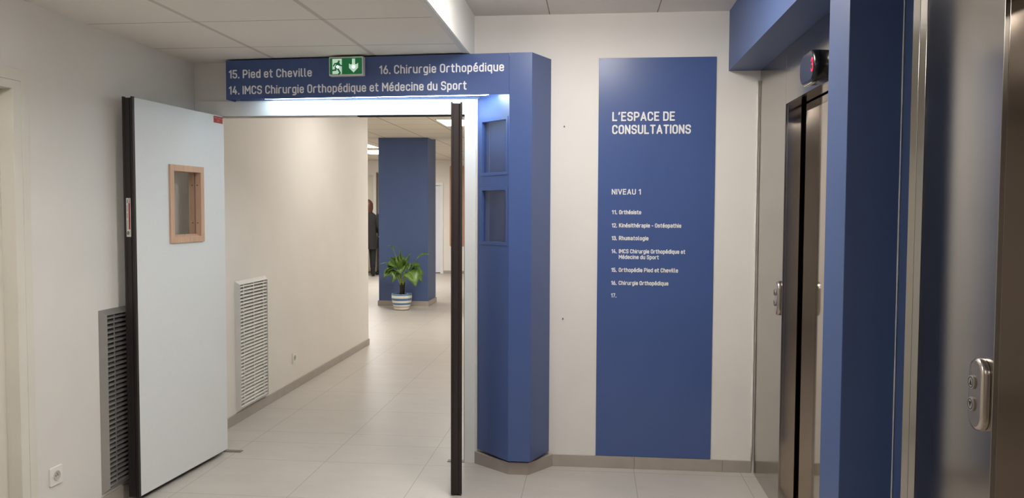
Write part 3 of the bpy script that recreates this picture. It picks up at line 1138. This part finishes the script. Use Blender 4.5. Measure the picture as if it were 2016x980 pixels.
# ------------------------------------------------------------------ power sockets
def socket(x, y, z, label):
    t = thing('power_socket', label, 'socket', (x, y, z))
    b = BM()
    h = 0.0415
    poly = []
    for cx, cy, a0 in ((h - .006, h - .006, 0), (-h + .006, h - .006, 90), (-h + .006, -h + .006, 180), (h - .006, -h + .006, 270)):
        for k in range(4):
            a = math.radians(a0 + 30 * k)
            poly.append((cx + .006 * math.cos(a), cy + .006 * math.sin(a)))
    prism(b, poly, 0.0003, 0.009, 0, lambda a, c, d: (d, a, c))
    obj('plate', b, mWHITEP, t, 0.002)
    b = BM()
    seg = 24

    def ring(r, d):
        return [b.verts.new((d, r * math.cos(2 * PI * k / seg), r * math.sin(2 * PI * k / seg))) for k in range(seg)]
    rs = [ring(.0225, .0092), ring(.0225, .0115), ring(.0195, .0115), ring(.0185, .0094)]
    for A, B in zip(rs, rs[1:]):
        for k in range(seg):
            b.faces.new((A[k], A[(k + 1) % seg], B[(k + 1) % seg], B[k]))
    b.faces.new(rs[-1])
    obj('well', b, paint('socket_well', (196, 190, 180), 0.45, 0.01), t)
    b = BM()
    for yy in (-.0065, .0065):
        prism(b, [(yy + .0027 * math.cos(k * PI / 4), .0027 * math.sin(k * PI / 4)) for k in range(8)], 0.0094, 0.0098, 0, lambda a, c, d: (d, a, c))
    obj('pin_holes', b, mMATBLK, t)
    b = BM()
    tube(b, [(0.0094, 0, 0.010), (0.016, 0, 0.010)], 0.0024, 8)
    obj('earth_pin', b, mALU, t)
    return t


socket(XL, 3.38, 0.300, 'white wall socket low on the side wall near the cream door')
socket(-2.486, 6.515, 0.262, 'white wall socket low on the bright corridor wall')


# ------------------------------------------------------------------ elevators
def panel(b, y0, y1, z0, z1, x=XR, th=0.012):
    box(b, x, x + th, y0, y1, z0, z1)


def elevator(label, yfar, yo1, yo0, ynear, trimstrip, tilt=0.0):
    t = thing('elevator', label, 'elevator', (XR, yo1, 0))
    B = lambda: BM()
    dy = yo1

    def P(name, boxes, m, bevel=0.0012):
        b = BM()
        for q in boxes:
            box(b, q[0] - XR, q[1] - XR, q[2] - dy, q[3] - dy, q[4], q[5])
        return obj(name, b, m, t, bevel)
    ztop = 2.2865
    zo = 2.018
    b = BM()
    prism(b, [(0, yfar - dy), (-tilt, 0), (-tilt + .012, 0), (.012, yfar - dy)], 0, ztop)
    obj('side_panel', b, mSTEEL, t, 0.0012)
    P('side_panel', [(XR, XR + .012, ynear, yo0, 0, ztop)], mSTEEL)
    P('header_panel', [(XR, XR + .012, yo0 + .001, yo1 - .001, zo, ztop)], mSTEEL)
    P('jamb', [(XR + .012 - tilt, 0.992, yo1, yo1 + .010, 0, zo)], mSTEELD, 0.0005)
    P('jamb', [(XR + .012, 0.992, yo0 - .010, yo0, 0, zo)], mSTEELD, 0.0005)
    P('head_jamb', [(XR + .012, 0.992, yo0, yo1, zo, zo + .010)], mSTEELD, 0.0005)
    P('reveal_gap', [(1.03, 1.035, yo0 - .05, yo1 + .05, 0, 2.12), (0.993, 1.03, yo1 + .04, yo1 + .05, 0, 2.12), (0.993, 1.03, yo0 - .05, yo0 - .04, 0, 2.12), (0.993, 1.03, yo0 - .04, yo1 + .04, 2.09, 2.12)], mMATBLK, 0)
    P('door_panel', [(1.004, 1.026, (yo0 + yo1) / 2 + .001, yo1 + .03, 0.008, 2.06)], mSTEELDOOR, 0.0008)
    P('door_panel', [(1.004, 1.026, yo0 - .03, (yo0 + yo1) / 2 - .001, 0.008, 2.06)], mSTEELDOOR, 0.0008)
    P('sill', [(0.985, 1.028, yo0, yo1, 0.0, 0.006)], mALU, 0)
    if trimstrip:
        b = BM()
        y0, y1 = trimstrip
        ym = (y0 + y1) / 2
        pr_ = [(0.0, y0 + .001 - dy), (-0.010, ym - .0012 - dy), (-0.008, ym - dy), (-0.0105, ym + .0006 - dy), (-0.0215, y1 - .002 - dy), (0.012, y1 - dy), (0.012, y0 + .001 - dy)]
        prism(b, pr_, 0, ztop)
        obj('edge_strip', b, mSTEEL, t, 0.0005)
    return t


elevator('far brushed steel elevator beyond the blue pilaster, next to the white wall', 4.705, 4.083, 3.083, 2.80, None)
elevator('near brushed steel elevator at the photo edge, closest to the camera', 2.396, 1.952, 0.952, 0.37, (2.397, 2.443), 0.004)


# call stations
def call_station(y, z, label, x=XR, rz=0.0):
    t = thing('call_station', label, 'call button plate', (x, y, z), rz)
    yz = lambda a, b, c: (-c, a, b)
    hw, hh = 0.038, 0.0865

    def pill(w, h, n=10):
        pts = []
        for k in range(n + 1):
            a = PI * k / n
            pts.append((w * math.cos(a), h - w + w * math.sin(a)))
        for k in range(n + 1):
            a = PI + PI * k / n
            pts.append((w * math.cos(a), -h + w + w * math.sin(a)))
        return pts
    b = BM()
    levels = [(0.0008, 0), (0.012, 0), (0.016, 0.003), (0.018, 0.009)]
    rings = [[b.verts.new(yz(px, py, d)) for px, py in pill(hw - ins, hh - ins)] for d, ins in levels]
    for A, Bq in zip(rings, rings[1:]):
        n = len(A)
        for k in range(n):
            f = b.faces.new((A[k], A[(k + 1) % n], Bq[(k + 1) % n], Bq[k]))
            f.smooth = True
    b.faces.new(rings[-1])
    obj('plate', b, mSTEELP, t)
    for s, zz in ((1, 0.026), (-1, -0.026)):
        b = BM()
        cy = 0.012
        disc(b, cy, zz, 0.0165, 0.018, 0.0225, 24, 0, yz)
        bt = obj('button', b, paint('button_grey', (150, 145, 138), 0.35, 0.02), t, 0.0008)
        b = BM()
        stroke(b, [Vector((cy + 0.0122 * math.cos(2 * PI * k / 28), zz + 0.0122 * math.sin(2 * PI * k / 28))) for k in range(29)], 0.001, 0.0225, 0.0231, yz)
        prism(b, [(cy - .0065, zz - s * .0065), (cy + .0065, zz - s * .0065), (cy, zz + s * .0075)], 0.0225, 0.0231, 0, yz)
        obj('arrow', b, mINK, bt)
    return t


call_station(2.000, 1.071, 'steel call plate with up and down buttons on the near elevator', XR - 0.0036, -0.009)
call_station(4.134, 1.070, 'steel call plate with up and down buttons on the far elevator')

# floor display above the far elevator
t = thing('floor_display', 'black rounded floor indicator with a red digit above the far elevator', 'display', (XR, 3.40, 2.075))
bm = BM()
hz, hy = 0.062, 0.115
prof = []
for k in range(13):
    a = -PI / 2 + PI * k / 12
    prof.append((hy - 0.058 + 0.058 * math.cos(a), hz * math.sin(a)))
for k in range(13):
    a = PI / 2 + PI * k / 12
    prof.append((-hy + 0.058 + 0.058 * math.cos(a), hz * math.sin(a)))
rings = [[bm.verts.new((-d, py, pz)) for py, pz in [(a * s, b * s2) for a, b in prof]] for d, s, s2 in ((0.0005, .97, .96), (0.05, 1, 1), (0.066, 1, 1), (0.074, .95, .94))]
for A, Bq in zip(rings, rings[1:]):
    for k in range(len(A)):
        f = bm.faces.new((A[k], A[(k + 1) % len(A)], Bq[(k + 1) % len(A)], Bq[k]))
        f.smooth = True
bm.faces.new(rings[-1])
bm.faces.new(rings[0][::-1])
obj('housing', bm, mBLACK, t)
bm = BM()
prism(bm, [(a * .93, b * .9) for a, b in prof], 0.0742, 0.0752, 0, lambda a, b, c: (-c, a, b))
obj('lens', bm, paint('dark_lens', (22, 24, 38), 0.12, 0.02), t)
bm = BM()
write(bm, '3', 0.070, 0.102, -0.028, 0.056, 0.0762, lambda a, b, c: (-c, -a, b), 0.13, 0.3, 0.0752)
obj('digit', bm, mREDLED, t)
bm = BM()
box(bm, -0.066, -0.050, -0.045, 0.070, -0.0645, -0.0605)
obj('underside_strip', bm, mALUW, t)

# ------------------------------------------------------------------ notice board in the lobby
bm = BM()
poly = []
x0, x1, z0, z1, r = -3.385, -2.998, 0.645, 2.53, 0.03
for cx, cz, a0 in ((x1 - r, z1 - r, 0), (x0 + r, z1 - r, 90), (x0 + r, z0 + r, 180), (x1 - r, z0 + r, 270)):
    for k in range(6):
        a = math.radians(a0 + 18 * k)
        poly.append((cx + r * math.cos(a), cz + r * math.sin(a)))
prism(bm, poly, 18.872, 18.899, 0, lambda a, b, c: (a, c, b))
tag(obj('wooden_board', bm, mBOARD), 'tall brown wooden board with rounded corners on the lobby end wall', 'board')

# ------------------------------------------------------------------ potted plant
PX, PY = -2.868, 11.93
pl = thing('potted_plant', 'leafy green plant in a striped pot before the blue pillar', 'potted plant', (PX, PY, 0))
bm = BM()
rb, rtp, H = 0.108, 0.152, 0.245
zs = [(0.0, 4), (0.012, 0), (0.048, 3), (0.056, 0), (0.085, 1), (0.112, 0), (0.148, 2), (0.156, 1), (0.182, 0), (0.222, 1), (0.245, 1)]
prof = [(0, 0.0)]
mis = [0]
for i, (z, mi) in enumerate(zs):
    prof.append((rb + (rtp - rb) * min(1, (z / 0.17)) ** 0.8, z))
    mis.append(mi)
prof += [(0.139, 0.245), (0.135, 0.2)]
mis[-1] = 0
mis += [1, 0]
lathe(bm, prof, 40, mis=[min(m, 4) for m in mis])
obj('pot', bm, [mPOTW, mPOTB, mPOTN, mPOTT, mPOTT], pl)
bm = BM()
lathe(bm, [(0, 0.222), (0.08, 0.221), (0.136, 0.214)], 24)
obj('soil', bm, mSOIL, pl)
bm = BM()
for dx, dy, hh, rr_ in ((0.0, 0, 0.24, .024), (0.022, .018, 0.22, .017), (-0.020, .012, 0.22, .016)):
    tube(bm, [(dx, dy, 0.2), (dx * 1.1 + .004, dy, 0.3), (dx * 1.5, dy * 1.3, 0.2 + hh)], [rr_, rr_ * .9, rr_ * .65], 8)
obj('trunk', bm, mTRUNK, pl)
# (tip offset from pot axis: x, y, z), base height, half width, droop
LEAVES = [(-0.20, -0.05, 0.95, .05, .14, 1), (-0.30, -0.08, 0.69, .085, .06, 1), (-0.27, -0.1, 0.50, .075, .10, 1), (-0.245, -0.16, 0.47, .06, .10, 1),
          (-0.03, -0.02, 0.93, .055, .0, 0), (0.43, -0.02, 0.835, .05, .10, 1), (0.31, -0.12, 0.675, .04, .05, 1), (0.26, -0.2, 0.37, .11, .16, 1),
          (0.325, -0.06, 0.42, .07, .14, 1), (-0.14, -0.22, 0.68, .07, .06, 1), (0.04, -0.25, 0.55, .075, .1, 1), (-0.09, -0.2, 0.42, .06, .12, 1),
          (0.17, -0.12, 0.86, .06, .03, 1), (-0.08, 0.1, 0.80, .07, .05, 1), (0.15, -0.2, 0.62, .065, .1, 1), (0.22, 0.02, 0.58, .07, .1, 1),
          (-0.2, 0.04, 0.78, .07, .05, 1), (-0.18, -0.15, 0.58, .07, .09, 1), (0.02, -0.14, 0.76, .06, .03, 1), (0.33, .05, 0.50, .06, .12, 1)]
for i, (tx, ty, tz, hw, droop, _) in enumerate(LEAVES):
    rnd = random.Random(i)
    base = Vector((tx * .06, ty * .06 + .01, 0.36 + .06 * rnd.random()))
    tip = Vector((tx, ty, tz))
    mid = base.lerp(tip, 0.5) + Vector((0, 0, 0.06 + droop * 0.9))
    qp = lambda s: (1 - s) ** 2 * base + 2 * s * (1 - s) * (mid * 2 - (base + tip) / 2) + s * s * tip
    n, st0 = 14, 0.36
    b = BM()
    prev = None
    for k in range(n + 1):
        s = st0 + (1 - st0) * k / n
        c = qp(s)
        tg = (qp(min(1, s + .02)) - qp(s - .02)).normalized()
        roll = rnd.uniform(-.25, .25) if k == 0 else roll
        side = tg.cross(Vector((0, 0, 1)))
        if side.length < 1e-3:
            side = Vector((1, 0, 0))
        side.normalize()
        side = Matrix.Rotation(roll + (0.5 if ty < -0.1 else 0.15) * (1 if tx > 0 else -1), 3, tg) @ side
        nrm = side.cross(tg)
        u_ = k / n
        wd = hw * 1.25 * (math.sin(PI * min(1, u_ ** 0.75)) ** 0.85 if 0 < u_ < 1 else 0.03)
        row = []
        for q in (-1, -.5, 0, .5, 1):
            row.append(b.verts.new(c + side * wd * q + nrm * (0.16 * wd * (abs(q)) + 0.006 * math.sin(9 * u_ + 3 * q))))
        if prev:
            for a in range(4):
                f = b.faces.new((prev[a], prev[a + 1], row[a + 1], row[a]))
                f.smooth = True
        prev = row
    bmesh.ops.recalc_face_normals(b, faces=b.faces)
    lf_ = obj('leaf', b, mLEAFG, pl)
    sm = lf_.modifiers.new('thick', 'SOLIDIFY')
    sm.thickness = 0.0016
    b = BM()
    pts = [qp(s / 16) for s in range(0, 16)]
    tube(b, [q_ + Vector((0, -.0025, .0015)) for q_ in pts], [0.0062 - 0.0034 * k / 15 for k in range(16)], 6)
    obj('stalk', b, mLEAFV, lf_)


# ------------------------------------------------------------------ people in the lobby
def skinned(name, verts, edges, radii, m, parent=None, sub=2, root=0):
    me = bpy.data.meshes.new(name)
    me.from_pydata(verts, edges, [])
    me.materials.append(m)
    o = bpy.data.objects.new(name, me)
    C.objects.link(o)
    if parent:
        o.parent = parent
    sk = o.modifiers.new('skin', 'SKIN')
    sk.use_smooth_shade = True
    if not me.skin_vertices:
        bpy.context.view_layer.objects.active = o
    for i, v in enumerate(me.skin_vertices[0].data):
        r = radii[i]
        v.radius = r if isinstance(r, tuple) else (r, r)
        v.use_root = (i == root)
    ss = o.modifiers.new('sub', 'SUBSURF')
    ss.levels = sub
    ss.render_levels = sub
    return o


def person(label, x, y, rz, hair_mat, h=1.70, long_hair=True):
    k = h / 1.70
    t = thing('person', label, 'person', (x, y, 0), rz)
    V, E, Rr = [], [], []

    def add(p, r, to=None):
        V.append(tuple(c * k for c in p))
        Rr.append(r * k if not isinstance(r, tuple) else tuple(c * k for c in r))
        if to is not None:
            E.append((to, len(V) - 1))
        return len(V) - 1
    pel = add((0, 0, .92), (.145, .10))
    bel = add((0, .01, 1.06), (.12, .09), pel)
    che = add((0, .005, 1.26), (.145, .10), bel)
    nec = add((0, .0, 1.43), .055, che)
    hd0 = add((0, .015, 1.50), (.06, .07), nec)
    hd1 = add((0, .02, 1.59), (.075, .092), hd0)
    hd2 = add((0, .01, 1.655), (.055, .065), hd1)
    for s in (-1, 1):
        hip = add((s * .09, 0, .86), .085, pel)
        kn = add((s * .10, .015, .48), .055, hip)
        an = add((s * .105, -.015, .085), .036, kn)
        he = add((s * .105, .0, .045), .028, an)
        add((s * .110, .07, .045), (.024, .018), he)
        sh = add((s * .17, 0, 1.34), .050, che)
        el = add((s * .235, .02, 1.10), .040, sh)
        wr = add((s * .19, .20, .98), .027, el)
        pa = add((s * .165, .265, .955), (.036, .018), wr)
        for f, (fx, fl) in enumerate(((-.028, .06), (-.010, .07), (.010, .068), (.026, .055))):
            a = add((s * .165 + fx, .315, .935), .0095, pa)
            b = add((s * .165 + fx, .33 + fl * .5, .935 - fl * .7), .008, a)
        th = add((s * .165 - s * .04, .285, .965), .010, pa)
        add((s * .165 - s * .05, .325, .955), .008, th)
    skinned('body', V, E, Rr, mSKIN, t, 2, pel)
    # face
    b = BM()
    tube(b, [(0, .10 * k, 1.575 * k), (0, .125 * k, 1.545 * k), (0, .105 * k, 1.538 * k)], [.008, .013, .01], 8)
    obj('nose', b, mSKIN, t)
    # hair: shell round the head, open at the face
    b = BM()
    seg, rows = 24, 12
    prev = None
    for i in range(rows + 1):
        a = PI * 0.02 + (PI * (0.86 if long_hair else 0.62)) * i / rows
        row = []
        for j in range(seg):
            th = 2 * PI * j / seg
            front = max(0.0, math.sin(th))
            rx, ry, rz_ = 0.115, 0.128, 0.155
            lift = 0.0
            if front > 0.3 and a > 0.9:
                lift = (a - 0.9) * 0.9
            aa = a - lift
            wob = 1 + 0.03 * math.sin(5 * th + 1.7 * i) + 0.035 * math.sin(11 * th - 2.1 * i)
            sn = math.sin(aa) if aa < PI / 2 else 1.0 - 0.16 * (aa - PI / 2)
            row.append(b.verts.new((k * rx * wob * sn * math.cos(th), k * (0.0 + ry * wob * sn * math.sin(th)), k * (1.575 + rz_ * math.cos(aa)))))
        if prev:
            for j in range(seg):
                f = b.faces.new((prev[j], prev[(j + 1) % seg], row[(j + 1) % seg], row[j]))
                f.smooth = True
        else:
            b.faces.new(row)
        prev = row
    obj('hair', b, hair_mat, t)
    # long coat
    b = BM()
    prof = [(.62, .205, .155), (.75, .195, .15), (.92, .185, .145), (1.06, .172, .13), (1.22, .185, .135), (1.34, .205, .135), (1.395, .16, .12), (1.44, .095, .09), (1.49, .075, .075)]
    prev = None
    for z, rx, ry in prof:
        row = [b.verts.new((k * rx * math.cos(2 * PI * j / 28) * (1 + .03 * math.sin(4 * PI * j / 28 + z * 9)), k * (ry * math.sin(2 * PI * j / 28)), k * z)) for j in range(28)]
        if prev:
            for j in range(28):
                f = b.faces.new((prev[j], prev[(j + 1) % 28], row[(j + 1) % 28], row[j]))
                f.smooth = True
        prev = row
    coat = obj('coat', b, mCOAT, t)
    for s in (-1, 1):
        skinned('sleeve', [tuple(c * k for c in q) for q in ((s * .15, 0, 1.36), (s * .19, 0, 1.33), (s * .25, .02, 1.10), (s * .20, .17, .995))], [(0, 1), (1, 2), (2, 3)],
                [.10 * k, .098 * k, .078 * k, .06 * k], mCOAT, coat, 2, 0)
    for s in (-1, 1):
        skinned('trouser_leg', [tuple(c * k for c in q) for q in ((s * .088, 0, .88), (s * .10, .012, .50), (s * .105, -.012, .14))], [(0, 1), (1, 2)], [.105 * k, .078 * k, .058 * k], mTROUS, t, 2, 0)
        skinned('boot', [tuple(c * k for c in q) for q in ((s * .105, -.014, .26), (s * .105, -.012, .065), (s * .108, .07, .056), (s * .115, .19, .046))], [(0, 1), (1, 2), (2, 3)],
                [.058 * k, .058 * k, .054 * k, .045 * k], mBOOT, t, 2, 0)
    return t


person('person with brown hair in a dark coat, back turned, half hidden by the corridor wall', -5.03, 17.75, 0.25, mHAIRB, 1.70)
person('person in dark clothes almost wholly hidden behind the blue pillar', -4.78, 18.25, PI - 0.5, mHAIRD, 1.68, False)
